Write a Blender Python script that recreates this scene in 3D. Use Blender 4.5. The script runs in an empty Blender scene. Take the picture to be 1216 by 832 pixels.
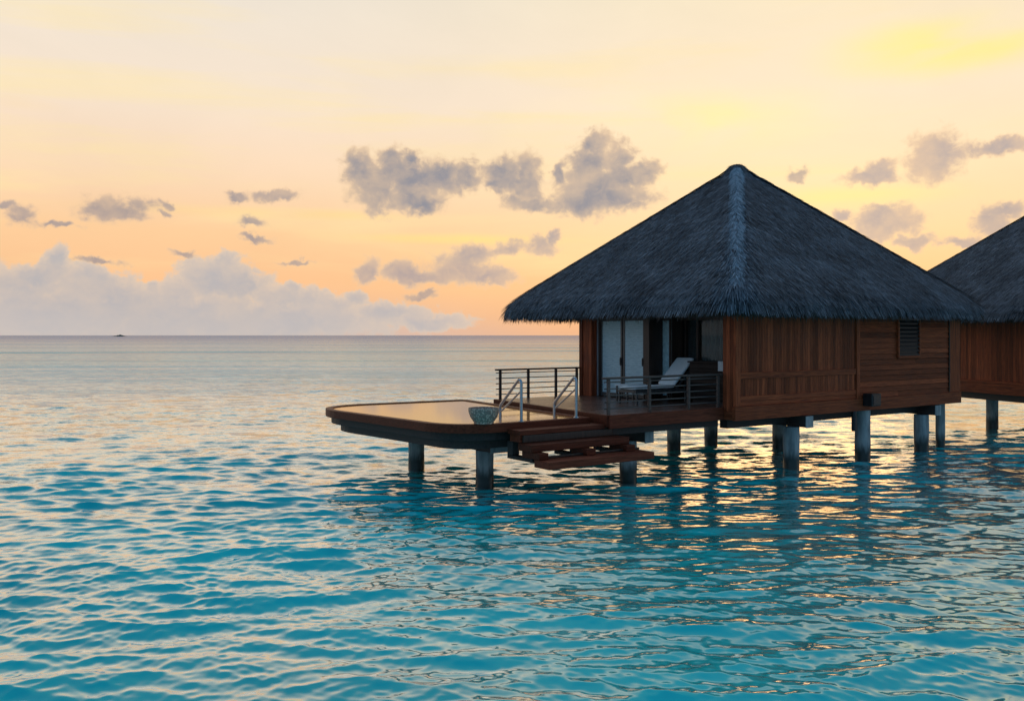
import bpy, math, random
import numpy as np
from mathutils import Vector, Matrix

random.seed(7)
rng = np.random.default_rng(11)
S = bpy.context.scene
COL = S.collection


def lin(r, g, b):
    def f(c):
        c /= 255.0
        return c / 12.92 if c <= 0.04045 else ((c + 0.055) / 1.055) ** 2.4
    return (f(r), f(g), f(b), 1.0)


# ------------------------------------------------------------------ camera
CAM_H = 3.85
F_PX = 1050.0          # focal length in units of 1/1216 of the picture's width
cam = bpy.data.cameras.new("camera")
cam.sensor_width = 36.0
cam.lens = 36.0 * F_PX / 1216.0
cam.shift_y = -18.0 / 1216.0
cam.clip_start = 0.1
cam.clip_end = 60000.0
camo = bpy.data.objects.new("camera", cam)
COL.objects.link(camo)
camo.location = (0, 0, CAM_H)
camo.rotation_euler = (math.radians(90), 0, 0)
S.camera = camo

# ------------------------------------------------------------------ colour management
S.view_settings.view_transform = 'Standard'
S.view_settings.look = 'None'
S.view_settings.gamma = 1.0
S.view_settings.exposure = 0.0
S.view_settings.use_curve_mapping = False
S.render.engine = 'CYCLES'
S.cycles.use_denoising = True
S.cycles.max_bounces = 6
S.cycles.diffuse_bounces = 3
S.cycles.glossy_bounces = 4
S.cycles.sample_clamp_indirect = 4.0

# ------------------------------------------------------------------ sky
SUN_EL, SUN_AZ = 6.0, 17.0      # degrees; azimuth to the right of the view
world = bpy.data.worlds.new("World")
S.world = world
world.use_nodes = True
wt = world.node_tree
wt.nodes.clear()


class NT:
    """small helper around a node tree"""

    def __init__(self, t):
        self.t = t

    def n(self, kind, **kw):
        nd = self.t.nodes.new(kind)
        for k, v in kw.items():
            setattr(nd, k, v)
        return nd

    def put(self, sock, v):
        if isinstance(v, bpy.types.NodeSocket):
            self.t.links.new(v, sock)
        elif v is not None:
            sock.default_value = v

    def math(self, op, a, b=None, c=None, clamp=False):
        nd = self.n('ShaderNodeMath', operation=op, use_clamp=clamp)
        self.put(nd.inputs[0], a)
        self.put(nd.inputs[1], b)
        self.put(nd.inputs[2], c)
        return nd.outputs[0]

    def vmath(self, op, a, b=None, c=None, scale=None):
        nd = self.n('ShaderNodeVectorMath', operation=op)
        self.put(nd.inputs[0], a)
        if b is not None:
            self.put(nd.inputs[1], b)
        if c is not None:
            self.put(nd.inputs[2], c)
        if scale is not None:
            self.put(nd.inputs['Scale'], scale)
        return nd.outputs['Value'] if op in ('LENGTH', 'DOT_PRODUCT', 'DISTANCE') else nd.outputs['Vector']

    def smooth(self, x, lo, hi, a=0.0, b=1.0):
        nd = self.n('ShaderNodeMapRange', interpolation_type='SMOOTHSTEP')
        self.put(nd.inputs['Value'], x)
        nd.inputs['From Min'].default_value = lo
        nd.inputs['From Max'].default_value = hi
        nd.inputs['To Min'].default_value = a
        nd.inputs['To Max'].default_value = b
        return nd.outputs['Result']

    def mix(self, f, a, b, blend='MIX'):
        nd = self.n('ShaderNodeMix', data_type='RGBA', blend_type=blend)
        self.put(nd.inputs[0], f)
        self.put(nd.inputs[6], a)
        self.put(nd.inputs[7], b)
        return nd.outputs[2]

    def noise(self, vec, scale, detail=4.0, rough=0.5, dist=0.0, lac=2.0):
        nd = self.n('ShaderNodeTexNoise')
        if vec is not None:
            self.put(nd.inputs['Vector'], vec)
        nd.inputs['Scale'].default_value = scale
        nd.inputs['Detail'].default_value = detail
        nd.inputs['Roughness'].default_value = rough
        nd.inputs['Distortion'].default_value = dist
        nd.inputs['Lacunarity'].default_value = lac
        return nd

    def ramp(self, x, stops):
        nd = self.n('ShaderNodeValToRGB')
        self.put(nd.inputs[0], x)
        el = nd.color_ramp.elements
        el[0].position, el[0].color = stops[0][0], stops[0][1]
        el[1].position, el[1].color = stops[-1][0], stops[-1][1]
        for p, c in stops[1:-1]:
            e = el.new(p)
            e.color = c
        return nd.outputs[0]

    def mapping(self, vec, scale=(1, 1, 1), loc=(0, 0, 0)):
        return self.vmath('MULTIPLY_ADD', vec, scale, loc)

    def combine(self, x, y, z=0.0):
        nd = self.n('ShaderNodeCombineXYZ')
        self.put(nd.inputs[0], x)
        self.put(nd.inputs[1], y)
        self.put(nd.inputs[2], z)
        return nd.outputs[0]


w = NT(wt)
tc = w.n('ShaderNodeTexCoord').outputs['Generated']
sep = w.n('ShaderNodeSeparateXYZ')
w.put(sep.inputs[0], tc)
az = w.math('ARCTAN2', sep.outputs[0], sep.outputs[1])
el = w.math('ARCSINE', sep.outputs[2])
K = 1000.0                                        # sky units: thousandths of a radian
P = w.combine(w.math('MULTIPLY', az, K), w.math('MULTIPLY', el, K))


def sky_pos(px, py):
    a = math.atan((px - 608.0) / F_PX)
    e = math.atan((398.0 - py) / F_PX * math.cos(a))
    return a * K, e * K


def eld(e):          # milliradians of elevation -> 0..1 ramp position (0 .. pi/2)
    return e / 1571.0


# clear-sky gradients over elevation: left of the glow, the glow itself, and the far side of the sky
E = w.math('DIVIDE', el, math.pi / 2, clamp=True)
left_sky = w.ramp(E, [(0.0, lin(224, 186, 164)), (eld(22), lin(242, 190, 150)), (eld(60), lin(252, 197, 146)),
                      (eld(110), lin(254, 207, 156)), (eld(170), lin(252, 219, 184)), (eld(250), lin(247, 228, 206)),
                      (eld(370), lin(238, 228, 212)), (eld(520), lin(240, 222, 200)),
                      (eld(800), lin(206, 206, 202)), (eld(1100), lin(100, 150, 186)), (1.0, lin(84, 138, 182))])
right_sky = w.ramp(E, [(0.0, lin(246, 180, 124)), (eld(22), lin(251, 188, 126)), (eld(60), lin(255, 203, 142)),
                       (eld(110), lin(255, 218, 164)), (eld(170), lin(255, 227, 182)), (eld(250), lin(254, 231, 200)),
                       (eld(370), lin(248, 231, 196)), (eld(520), lin(244, 224, 196)),
                       (eld(800), lin(208, 206, 200)), (eld(1100), lin(100, 150, 186)), (1.0, lin(84, 138, 182))])
far_sky = w.ramp(E, [(0.0, lin(132, 150, 168)), (eld(120), lin(124, 152, 176)), (eld(350), lin(96, 140, 178)),
                     (eld(760), lin(80, 130, 174)), (1.0, lin(84, 138, 182))])
front = w.mix(w.smooth(az, -0.35, 0.40), left_sky, right_sky)
absaz = w.math('ABSOLUTE', w.math('SUBTRACT', az, 0.1))
sky = w.mix(w.smooth(absaz, 0.75, 2.0), front, far_sky)

# soft streaks of high cloud catching the sun
stn = w.noise(w.mapping(P, (0.0016, 0.016, 1.0)), 1.0, 5.0, 0.55, 0.4).outputs[0]
streak = w.smooth(stn, 0.46, 0.70)
front_mask = w.smooth(absaz, 1.2, 0.8)
low_mask = w.math('MULTIPLY', w.smooth(el, 0.03, 0.09), w.smooth(el, 0.45, 0.30))
st_f = w.math('MULTIPLY', w.math('MULTIPLY', streak, 0.62), w.math('MULTIPLY', front_mask, low_mask))
sky = w.mix(st_f, sky, lin(255, 232, 168))


def blob(px, py, sx, sy):
    cx, cy = sky_pos(px, py)
    d = w.vmath('LENGTH', w.vmath('MULTIPLY', w.vmath('SUBTRACT', P, (cx, cy, 0)), (1 / sx, 1 / sy, 0)))
    return w.smooth(d, 1.0, 0.0)


pn = w.noise(w.mapping(P, (0.004, 0.012, 1.0), (5.2, 1.3, 0)), 1.0, 4.0, 0.5, 0.6).outputs[0]
for px, py, sx, sy, k, colr in ((1130, 52, 170, 42, 0.95, lin(255, 243, 132)), (800, 150, 260, 52, 0.75, lin(255, 243, 150)),
                                (290, 252, 230, 10, 0.55, lin(255, 226, 128)), (560, 284, 200, 9, 0.6, lin(255, 232, 130)),
                                (1000, 232, 170, 22, 0.6, lin(255, 238, 140)), (15, 122, 60, 10, 0.4, lin(255, 222, 150))):
    fct = w.math('MULTIPLY', blob(px, py, sx, sy), w.smooth(pn, 0.30, 0.68, 0.10 * k, k))
    sky = w.mix(fct, sky, colr)

# cumulus: unions of puffs whose outline is broken up by noise
warp1 = w.noise(w.mapping(P, (0.03, 0.03, 1.0)), 1.0, 3.0, 0.55)
warp2 = w.noise(w.mapping(P, (0.11, 0.11, 1.0), (3.1, 7.7, 0)), 1.0, 3.0, 0.6)
wv = w.vmath('ADD', w.vmath('SCALE', w.vmath('SUBTRACT', warp1.outputs[1], (0.5, 0.5, 0.5)), scale=30.0),
             w.vmath('SCALE', w.vmath('SUBTRACT', warp2.outputs[1], (0.5, 0.5, 0.5)), scale=11.0))
PW = w.vmath('ADD', P, wv)
edge = w.noise(w.mapping(P, (0.062, 0.072, 1.0), (9.0, 2.0, 0)), 1.0, 6.0, 0.58, 0.4).outputs[0]
body = w.noise(w.mapping(P, (0.022, 0.03, 1.0), (1.0, 8.0, 0)), 1.0, 4.0, 0.55).outputs[0]


def cloud_field(puffs, grow=1.0):
    out = None
    for px, py, sx, sy in puffs:
        cx, cy = sky_pos(px, py)
        sx, sy = sx * 1.3 * grow, sy * 1.3 * grow
        d = w.vmath('LENGTH', w.vmath('MULTIPLY_ADD', PW, (1 / sx, 1 / sy, 0), (-cx / sx, -cy / sy, 0)))
        out = d if out is None else w.math('SMOOTH_MIN', out, d, 0.35)
    return out


def add_clouds(base, puffs, lo, hi, amp, opac, rim, core, grow=1.0):
    f = cloud_field(puffs, grow)
    f = w.math('ADD', f, w.math('MULTIPLY', w.math('SUBTRACT', edge, 0.5), amp))
    a = w.smooth(f, hi, lo)
    thick = w.math('MULTIPLY', w.smooth(f, 1.05, 0.25), w.smooth(body, 0.25, 0.70, 0.55, 1.0))
    thick = w.math('MULTIPLY', thick, w.smooth(edge, 0.30, 0.62, 0.80, 1.0))
    c = w.mix(thick, rim, core)
    return w.mix(w.math('MULTIPLY', a, opac), base, c)


# low haze and the far bank of cumulus along the horizon on the left
bank = [(70, 312, 13, 18), (42, 328, 26, 16), (98, 340, 42, 20), (15, 350, 34, 20), (212, 348, 28, 20), (254, 330, 38, 24),
        (266, 312, 16, 12), (292, 340, 30, 18), (335, 356, 32, 13), (152, 356, 52, 20), (385, 362, 34, 12), (420, 352, 15, 9),
        (465, 370, 40, 11), (60, 372, 90, 24), (200, 376, 110, 24), (340, 380, 110, 18), (-40, 345, 50, 30), (-110, 360, 60, 24),
        (350, 344, 10, 8), (178, 338, 7, 8), (510, 382, 50, 10)]
sky = add_clouds(sky, bank, 0.74, 1.02, 1.0, 0.92, lin(226, 204, 182), lin(176, 178, 184))
hz = w.math('MULTIPLY', w.smooth(el, 0.052, 0.0), w.smooth(az, 0.06, -0.30))
sky = w.mix(w.math('MULTIPLY', hz, 0.75), sky, lin(196, 190, 188))

cum = [(430, 205, 19, 20), (462, 203, 17, 20), (446, 226, 24, 20), (492, 216, 30, 20), (522, 212, 26, 15), (550, 208, 20, 14),
       (496, 238, 28, 12), (487, 189, 9, 7), (463, 187, 8, 7),
       (596, 204, 18, 15), (625, 204, 18, 17), (617, 221, 23, 12), (626, 241, 26, 10), (590, 220, 12, 8),
       (708, 170, 14, 15), (700, 192, 22, 16), (700, 222, 34, 22), (734, 196, 17, 20), (720, 236, 46, 14), (768, 204, 18, 10),
       (748, 212, 22, 13), (690, 238, 32, 13), (664, 207, 7, 9)]
sky = add_clouds(sky, cum, 0.58, 1.05, 1.05, 0.97, lin(240, 206, 166), lin(134, 138, 152), 1.16)
low = [(437, 320, 14, 14), (476, 322, 24, 12), (504, 327, 42, 10), (546, 318, 36, 18), (560, 300, 24, 12), (602, 292, 17, 9),
       (572, 328, 36, 9), (644, 291, 17, 10), (659, 278, 8, 9),
       (1108, 186, 27, 21), (1030, 214, 24, 8), (1046, 203, 12, 10), (1185, 174, 24, 7),
       (1055, 264, 32, 16), (1048, 252, 18, 9), (1086, 290, 22, 6), (1000, 254, 11, 8), (1178, 266, 16, 14), (1198, 252, 22, 8),
       (1145, 288, 18, 7)]
sky = add_clouds(sky, low, 0.52, 1.06, 1.1, 0.90, lin(244, 206, 164), lin(164, 156, 162), 1.10)
wisps = [(140, 247, 38, 13), (122, 251, 24, 8), (330, 231, 27, 7), (282, 237, 16, 7), (300, 264, 16, 7), (24, 258, 15, 9),
         (68, 265, 24, 4), (197, 243, 10, 6), (302, 282, 18, 4), (122, 310, 26, 5), (500, 350, 22, 6), (350, 312, 20, 4),
         (214, 300, 14, 5), (0, 247, 20, 6), (950, 206, 14, 7), (196, 256, 12, 4)]
sky = add_clouds(sky, wisps, 0.36, 1.06, 1.15, 0.85, lin(240, 204, 164), lin(140, 138, 150))
# faint mottling so that the high sky is never one flat tone
mott = w.noise(w.mapping(P, (0.005, 0.009, 1.0), (2.0, 4.0, 0)), 1.0, 5.0, 0.6, 0.5).outputs[0]
sky = w.mix(1.0, sky, w.mix(mott, (0.93, 0.93, 0.94, 1), (1.05, 1.04, 1.04, 1)), 'MULTIPLY')

nish = w.n('ShaderNodeTexSky', sky_type='NISHITA', sun_disc=False)
nish.sun_elevation = math.radians(SUN_EL)
nish.sun_rotation = math.radians(SUN_AZ)
nish.dust_density = 2.0
bg1 = w.n('ShaderNodeBackground')
w.put(bg1.inputs[0], sky)
bg1.inputs[1].default_value = 1.01
bg2 = w.n('ShaderNodeBackground')
w.put(bg2.inputs[0], nish.outputs[0])
bg2.inputs[1].default_value = 0.0025
addn = w.n('ShaderNodeAddShader')
wt.links.new(bg1.outputs[0], addn.inputs[0])
wt.links.new(bg2.outputs[0], addn.inputs[1])
wo = w.n('ShaderNodeOutputWorld')
wt.links.new(addn.outputs[0], wo.inputs[0])

# the sun is low behind cloud, ahead and to the right: weak and very soft
sun = bpy.data.lights.new("sun", 'SUN')
sun.energy = 0.06
sun.angle = math.radians(14)
sun.color = (1.0, 0.52, 0.20)
suno = bpy.data.objects.new("sun", sun)
COL.objects.link(suno)
sd = Vector((math.sin(math.radians(SUN_AZ)) * math.cos(math.radians(SUN_EL)),
             math.cos(math.radians(SUN_AZ)) * math.cos(math.radians(SUN_EL)), math.sin(math.radians(SUN_EL))))
suno.rotation_euler = sd.to_track_quat('Z', 'Y').to_euler()
suno.location = (20, 20, 40)


# ------------------------------------------------------------------ materials
def new_mat(name):
    m = bpy.data.materials.new(name)
    m.use_nodes = True
    t = NT(m.node_tree)
    b = m.node_tree.nodes['Principled BSDF']
    return m, t, b


def bump(t, b, height, strength, dist=0.01):
    bn = t.n('ShaderNodeBump')
    t.put(bn.inputs['Height'], height)
    bn.inputs['Strength'].default_value = strength
    bn.inputs['Distance'].default_value = dist
    t.put(b.inputs['Normal'], bn.outputs[0])


def attr(t, name):
    return t.n('ShaderNodeAttribute', attribute_name=name).outputs['Fac']


def wood_mat(name, dark, light, axis, rough=0.55, spec=0.4, weather=0.25):
    m, t, b = new_mat(name)
    oc = t.n('ShaderNodeTexCoord').outputs['Object']
    sc = {'x': (0.5, 9, 9), 'y': (9, 0.5, 9), 'z': (9, 9, 0.5)}[axis]
    tone = attr(t, 'tone')
    off = t.vmath('ADD', t.mapping(oc, sc), t.combine(t.math('MULTIPLY', tone, 37.0), t.math('MULTIPLY', tone, 17.0), 0.0))
    g = t.noise(off, 2.2, 6.0, 0.62, 1.2).outputs[0]
    fine = t.noise(t.mapping(off, (3, 3, 3)), 3.0, 3.0, 0.6).outputs[0]
    c = t.mix(t.smooth(g, 0.28, 0.72), dark, light)
    c = t.mix(t.math('MULTIPLY', t.smooth(fine, 0.55, 0.8), 0.5), c, tuple(v * 0.5 for v in dark[:3]) + (1,))
    tm = t.math('MULTIPLY_ADD', tone, 0.85, 0.58)
    c = t.mix(1.0, c, t.combine(tm, tm, tm), 'MULTIPLY')
    big = t.noise(oc, 0.7, 4.0, 0.6).outputs[0]
    c = t.mix(t.math('MULTIPLY', t.smooth(big, 0.5, 0.75), weather), c, (0.11, 0.055, 0.040, 1))
    t.put(b.inputs['Base Color'], c)
    t.put(b.inputs['Roughness'], t.smooth(g, 0.2, 0.8, rough - 0.12, rough + 0.12))
    b.inputs['Specular IOR Level'].default_value = spec
    bump(t, b, t.math('ADD', g, t.math('MULTIPLY', fine, 0.5)), 0.35, 0.008)
    return m


M = {}
M['wall_v'] = wood_mat('mahogany_vertical', (0.15, 0.026, 0.009, 1), (0.42, 0.092, 0.032, 1), 'z', 0.6, 0.15)
M['wall_h'] = wood_mat('mahogany_horizontal', (0.14, 0.025, 0.009, 1), (0.40, 0.088, 0.031, 1), 'x', 0.6, 0.15)
M['wall_y'] = wood_mat('mahogany_crosswise', (0.14, 0.025, 0.009, 1), (0.40, 0.088, 0.031, 1), 'y', 0.6, 0.15)
M['deck'] = wood_mat('wet_deck_boards', (0.10, 0.045, 0.03, 1), (0.22, 0.10, 0.065, 1), 'x', 0.30, 0.6)
M['fascia'] = wood_mat('red_hardwood_boards', (0.085, 0.017, 0.008, 1), (0.22, 0.050, 0.023, 1), 'x', 0.5, 0.12, 0.1)
M['beam'] = wood_mat('dark_tarred_timber', (0.035, 0.026, 0.022, 1), (0.085, 0.06, 0.05, 1), 'y', 0.6, 0.3, 0.2)
M['dark_wood'] = wood_mat('dark_stained_wood', (0.03, 0.018, 0.013, 1), (0.085, 0.045, 0.03, 1), 'z', 0.45, 0.4, 0.0)
M['ebony'] = wood_mat('near_black_wood', (0.014, 0.009, 0.007, 1), (0.035, 0.02, 0.014, 1), 'y', 0.6, 0.2, 0.0)
M['rail_wood'] = wood_mat('weathered_rail_wood', (0.06, 0.042, 0.035, 1), (0.14, 0.095, 0.078, 1), 'x', 0.5, 0.3, 0.2)


def plain(name, col, rough=0.5, metal=0.0, nscale=8.0, var=0.25, spec=0.5, bmp=0.1):
    m, t, b = new_mat(name)
    oc = t.n('ShaderNodeTexCoord').outputs['Object']
    nz = t.noise(oc, nscale, 5.0, 0.6).outputs[0]
    lo = tuple(v * (1 - var) for v in col[:3]) + (1,)
    hi = tuple(min(1, v * (1 + var)) for v in col[:3]) + (1,)
    t.put(b.inputs['Base Color'], t.mix(t.smooth(nz, 0.3, 0.7), lo, hi))
    t.put(b.inputs['Roughness'], t.smooth(nz, 0.2, 0.8, max(0.02, rough - 0.08), rough + 0.08))
    b.inputs['Metallic'].default_value = metal
    b.inputs['Specular IOR Level'].default_value = spec
    bump(t, b, nz, bmp, 0.01)
    return m


M['steel'] = plain('brushed_steel', (0.42, 0.45, 0.48, 1), 0.32, 1.0, 20, 0.12, 0.5, 0.03)
M['black_metal'] = plain('black_painted_metal', (0.018, 0.017, 0.017, 1), 0.5, 0.0, 12, 0.3)
M['grey_metal'] = plain('grey_painted_metal', (0.085, 0.078, 0.072, 1), 0.45, 0.3, 12, 0.2)
M['white_frame'] = plain('pale_painted_frame', (0.30, 0.30, 0.30, 1), 0.5, 0.0, 6, 0.12)
M['curtain'] = plain('linen_curtain', (0.15, 0.145, 0.135, 1), 0.9, 0.0, 5, 0.12)
M['dim_drape'] = plain('dark_drape', (0.07, 0.065, 0.06, 1), 0.9, 0.0, 5, 0.2)
M['blind_dim'] = plain('grey_woven_blind', (0.70, 0.80, 0.82, 1), 0.9, 0.0, 9, 0.15)
M['cushion'] = plain('white_canvas_cushion', (0.72, 0.71, 0.68, 1), 0.85, 0.0, 7, 0.06, 0.3, 0.2)
M['towel'] = plain('pale_cloth', (0.6, 0.6, 0.58, 1), 0.95, 0.0, 25, 0.1, 0.2, 0.4)
M['interior'] = plain('dim_plaster', (0.3, 0.27, 0.24, 1), 0.9, 0.0, 3, 0.2)
M['rock'] = plain('far_island_greenery', (0.05, 0.07, 0.06, 1), 0.9, 0.0, 0.05, 0.4)


def blind_mat():
    m, t, b = new_mat('pale_woven_blind')
    oc = t.n('ShaderNodeTexCoord').outputs['Object']
    sp = t.n('ShaderNodeSeparateXYZ')
    t.put(sp.inputs[0], oc)
    wv_ = t.math('SINE', t.math('MULTIPLY', sp.outputs[2], 95.0))
    nz = t.noise(t.mapping(oc, (6, 6, 40)), 1.0, 3.0, 0.6).outputs[0]
    c = t.mix(t.smooth(nz, 0.3, 0.7), (0.46, 0.58, 0.59, 1), (0.64, 0.75, 0.75, 1))
    c = t.mix(t.smooth(wv_, 0.3, 1.0, 0.0, 0.35), c, (0.30, 0.35, 0.36, 1))
    t.put(b.inputs['Base Color'], c)
    b.inputs['Roughness'].default_value = 0.9
    return m


M['blind'] = blind_mat()


def glass_mat():
    m = bpy.data.materials.new('window_glass')
    m.use_nodes = True
    nt = m.node_tree
    nt.nodes.clear()
    t = NT(nt)
    tr = t.n('ShaderNodeBsdfTransparent')
    tr.inputs[0].default_value = (0.93, 0.97, 0.97, 1)
    gl = t.n('ShaderNodeBsdfGlossy')
    gl.inputs['Roughness'].default_value = 0.02
    fr = t.n('ShaderNodeFresnel')
    fr.inputs[0].default_value = 1.22
    mx = t.n('ShaderNodeMixShader')
    t.put(mx.inputs[0], fr.outputs[0])
    nt.links.new(tr.outputs[0], mx.inputs[1])
    nt.links.new(gl.outputs[0], mx.inputs[2])
    o = t.n('ShaderNodeOutputMaterial')
    nt.links.new(mx.outputs[0], o.inputs[0])
    return m


M['glass'] = glass_mat()


def thatch_mat(name, dark, light, rough=0.85):
    m, t, b = new_mat(name)
    oc = t.n('ShaderNodeTexCoord').outputs['Object']
    tone = attr(t, 'tone')
    big = t.noise(oc, 0.9, 5.0, 0.6).outputs[0]
    x = t.math('ADD', t.math('MULTIPLY', tone, 0.75), t.math('MULTIPLY', t.math('SUBTRACT', big, 0.5), 0.9), clamp=True)
    c = t.mix(x, dark, light)
    t.put(b.inputs['Base Color'], c)
    b.inputs['Roughness'].default_value = rough
    b.inputs['Specular IOR Level'].default_value = 0.25
    return m


M['thatch'] = thatch_mat('weathered_thatch', (0.026, 0.033, 0.041, 1), (0.36, 0.405, 0.46, 1))
M['thatch_ridge'] = thatch_mat('bleached_ridge_thatch', (0.12, 0.16, 0.19, 1), (0.46, 0.55, 0.62, 1))
M['thatch_fringe'] = thatch_mat('brown_eave_straw', (0.03, 0.022, 0.017, 1), (0.13, 0.10, 0.08, 1))


def concrete_mat():
    m, t, b = new_mat('sea_worn_concrete')
    geo = t.n('ShaderNodeNewGeometry').outputs['Position']
    sp = t.n('ShaderNodeSeparateXYZ')
    t.put(sp.inputs[0], geo)
    nz = t.noise(t.mapping(geo, (6, 6, 1.2)), 1.0, 6.0, 0.65).outputs[0]
    c = t.mix(t.smooth(nz, 0.3, 0.7), (0.21, 0.215, 0.21, 1), (0.46, 0.46, 0.44, 1))
    zn = t.math('ADD', sp.outputs[2], t.math('MULTIPLY', t.math('SUBTRACT', nz, 0.5), 0.5))
    c = t.mix(t.smooth(zn, 0.62, 0.22), c, (0.030, 0.040, 0.034, 1))        # weed and wet at the tide line
    t.put(b.inputs['Base Color'], c)
    t.put(b.inputs['Roughness'], t.smooth(zn, 0.1, 0.5, 0.3, 0.85))
    bump(t, b, nz, 0.4, 0.02)
    return m


M['concrete'] = concrete_mat()


def bowl_mat():
    m, t, b = new_mat('speckled_grey_stone')
    oc = t.n('ShaderNodeTexCoord').outputs['Object']
    vo = t.n('ShaderNodeTexVoronoi')
    t.put(vo.inputs['Vector'], oc)
    vo.inputs['Scale'].default_value = 22.0
    nz = t.noise(oc, 30.0, 3.0, 0.6).outputs[0]
    c = t.mix(t.smooth(vo.outputs['Distance'], 0.15, 0.55), (0.92, 0.66, 0.48, 1), (0.24, 0.17, 0.13, 1))
    c = t.mix(t.math('MULTIPLY', nz, 0.5), c, (0.46, 0.34, 0.26, 1))
    t.put(b.inputs['Base Color'], c)
    b.inputs['Roughness'].default_value = 0.6
    bump(t, b, vo.outputs['Distance'], 0.6, 0.02)
    return m


M['bowl'] = bowl_mat()


def pool_mat():
    m, t, b = new_mat('still_pool_water')
    geo = t.n('ShaderNodeNewGeometry').outputs['Position']
    nz = t.noise(t.mapping(geo, (1, 1, 1)), 1.6, 2.0, 0.5).outputs[0]
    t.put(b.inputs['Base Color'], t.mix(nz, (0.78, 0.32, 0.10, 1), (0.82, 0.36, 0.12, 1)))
    b.inputs['Roughness'].default_value = 0.06
    b.inputs['IOR'].default_value = 3.0
    bump(t, b, nz, 0.03, 0.02)
    return m


M['pool'] = pool_mat()


def sea_mat():
    m, t, b = new_mat('lagoon_water')
    geo = t.n('ShaderNodeNewGeometry')
    pos = geo.outputs['Position']
    sp = t.n('ShaderNodeSeparateXYZ')
    t.put(sp.inputs[0], pos)
    patch = t.noise(t.mapping(pos, (0.010, 0.022, 0)), 1.0, 4.0, 0.55, 0.6).outputs[0]
    patch2 = t.noise(t.mapping(pos, (0.06, 0.12, 0)), 1.0, 4.0, 0.6, 0.4).outputs[0]
    shallow = t.mix(t.smooth(patch2, 0.3, 0.7), (0.000, 0.44, 0.47, 1), (0.024, 0.70, 0.69, 1))
    reef = (0.002, 0.33, 0.42, 1)
    c = t.mix(t.smooth(patch, 0.50, 0.66, 0.0, 0.55), shallow, reef)
    pale = (0.22, 0.64, 0.70, 1)                                           # sand bar far out
    yb = t.math('ADD', sp.outputs[1], t.math('MULTIPLY', t.math('SUBTRACT', patch, 0.5), 60.0))
    sand = t.math('MULTIPLY', t.smooth(yb, 38, 58), t.smooth(yb, 140, 95))
    c = t.mix(t.math('MULTIPLY', sand, 0.8), c, pale)
    deep = (0.16, 0.28, 0.46, 1)
    c = t.mix(t.smooth(t.math('LOGARITHM', t.math('MAXIMUM', yb, 1.0), 10.0), 1.95, 3.0), c, deep)
    # ripples too small for the mesh: tilt the normal by the slope the mesh leaves out
    chop = attr(t, 'chop')
    r1 = t.noise(t.mapping(pos, (5.0, 11.0, 1)), 1.0, 4.0, 0.65, 0.3).outputs[1]
    r2 = t.noise(t.mapping(pos, (0.9, 2.1, 1)), 1.0, 4.0, 0.6, 0.2).outputs[1]
    v = t.vmath('ADD', t.vmath('SCALE', t.vmath('SUBTRACT', r1, (0.5, 0.5, 0.5)), scale=0.5),
                t.vmath('SCALE', t.vmath('SUBTRACT', r2, (0.5, 0.5, 0.5)), scale=1.0))
    v = t.vmath('MULTIPLY', v, (0.6, 1.0, 0.0))
    nn = t.vmath('ADD', geo.outputs['Normal'], t.vmath('SCALE', v, scale=chop))
    nn = t.vmath('NORMALIZE', nn)
    m.node_tree.nodes.remove(b)
    gust = t.noise(t.mapping(pos, (0.004, 0.035, 0)), 1.0, 5.0, 0.6, 0.5).outputs[0]
    wind = t.math('MULTIPLY', t.smooth(gust, 0.48, 0.66, 0.0, 0.30), t.smooth(sp.outputs[1], 30, 60))
    top = t.math('MINIMUM', t.math('SUBTRACT', t.smooth(yb, 32, 85, 0.95, 0.66), wind), t.smooth(t.math('LOGARITHM', t.math('MAXIMUM', yb, 1.0), 10.0), 1.9, 3.3, 0.95, 0.40))   # wind-roughened water mirrors less
    dif = t.n('ShaderNodeBsdfDiffuse')
    t.put(dif.inputs['Color'], c)
    t.put(dif.inputs['Normal'], nn)
    glo = t.n('ShaderNodeBsdfGlossy')
    glo.inputs['Color'].default_value = (0.97, 0.97, 0.97, 1)
    glo.inputs['Roughness'].default_value = 0.10
    t.put(glo.inputs['Normal'], nn)
    cosi = t.math('ABSOLUTE', t.vmath('DOT_PRODUCT', nn, geo.outputs['Incoming']))
    fac = t.math('MULTIPLY', t.smooth(cosi, 0.50, 0.06, 0.025, 1.0), top)
    mx = t.n('ShaderNodeMixShader')
    t.put(mx.inputs[0], fac)
    m.node_tree.links.new(dif.outputs[0], mx.inputs[1])
    m.node_tree.links.new(glo.outputs[0], mx.inputs[2])
    out = [n_ for n_ in m.node_tree.nodes if n_.type == 'OUTPUT_MATERIAL'][0]
    m.node_tree.links.new(mx.outputs[0], out.inputs[0])
    return m


M['sea'] = sea_mat()


# ------------------------------------------------------------------ mesh helpers
def mesh_from_arrays(name, V, Fq, tone=None, extra=None, smooth=False):
    """V (n,3); Fq (m,4) quads (or (m,3) triangles)"""
    k = Fq.shape[1]
    me = bpy.data.meshes.new(name)
    me.vertices.add(len(V))
    me.vertices.foreach_set('co', np.ascontiguousarray(V, dtype=np.float32).ravel())
    me.loops.add(Fq.size)
    me.loops.foreach_set('vertex_index', np.ascontiguousarray(Fq, dtype=np.int32).ravel())
    me.polygons.add(len(Fq))
    me.polygons.foreach_set('loop_start', np.arange(0, Fq.size, k, dtype=np.int32))
    if smooth:
        me.polygons.foreach_set('use_smooth', np.ones(len(Fq), dtype=bool))
    for nm, arr in [('tone', tone)] + list((extra or {}).items()):
        if arr is not None:
            a = me.attributes.new(nm, 'FLOAT', 'POINT')
            a.data.foreach_set('value', np.ascontiguousarray(arr, dtype=np.float32))
    me.update(calc_edges=True)
    me.validate()
    return me


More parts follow.
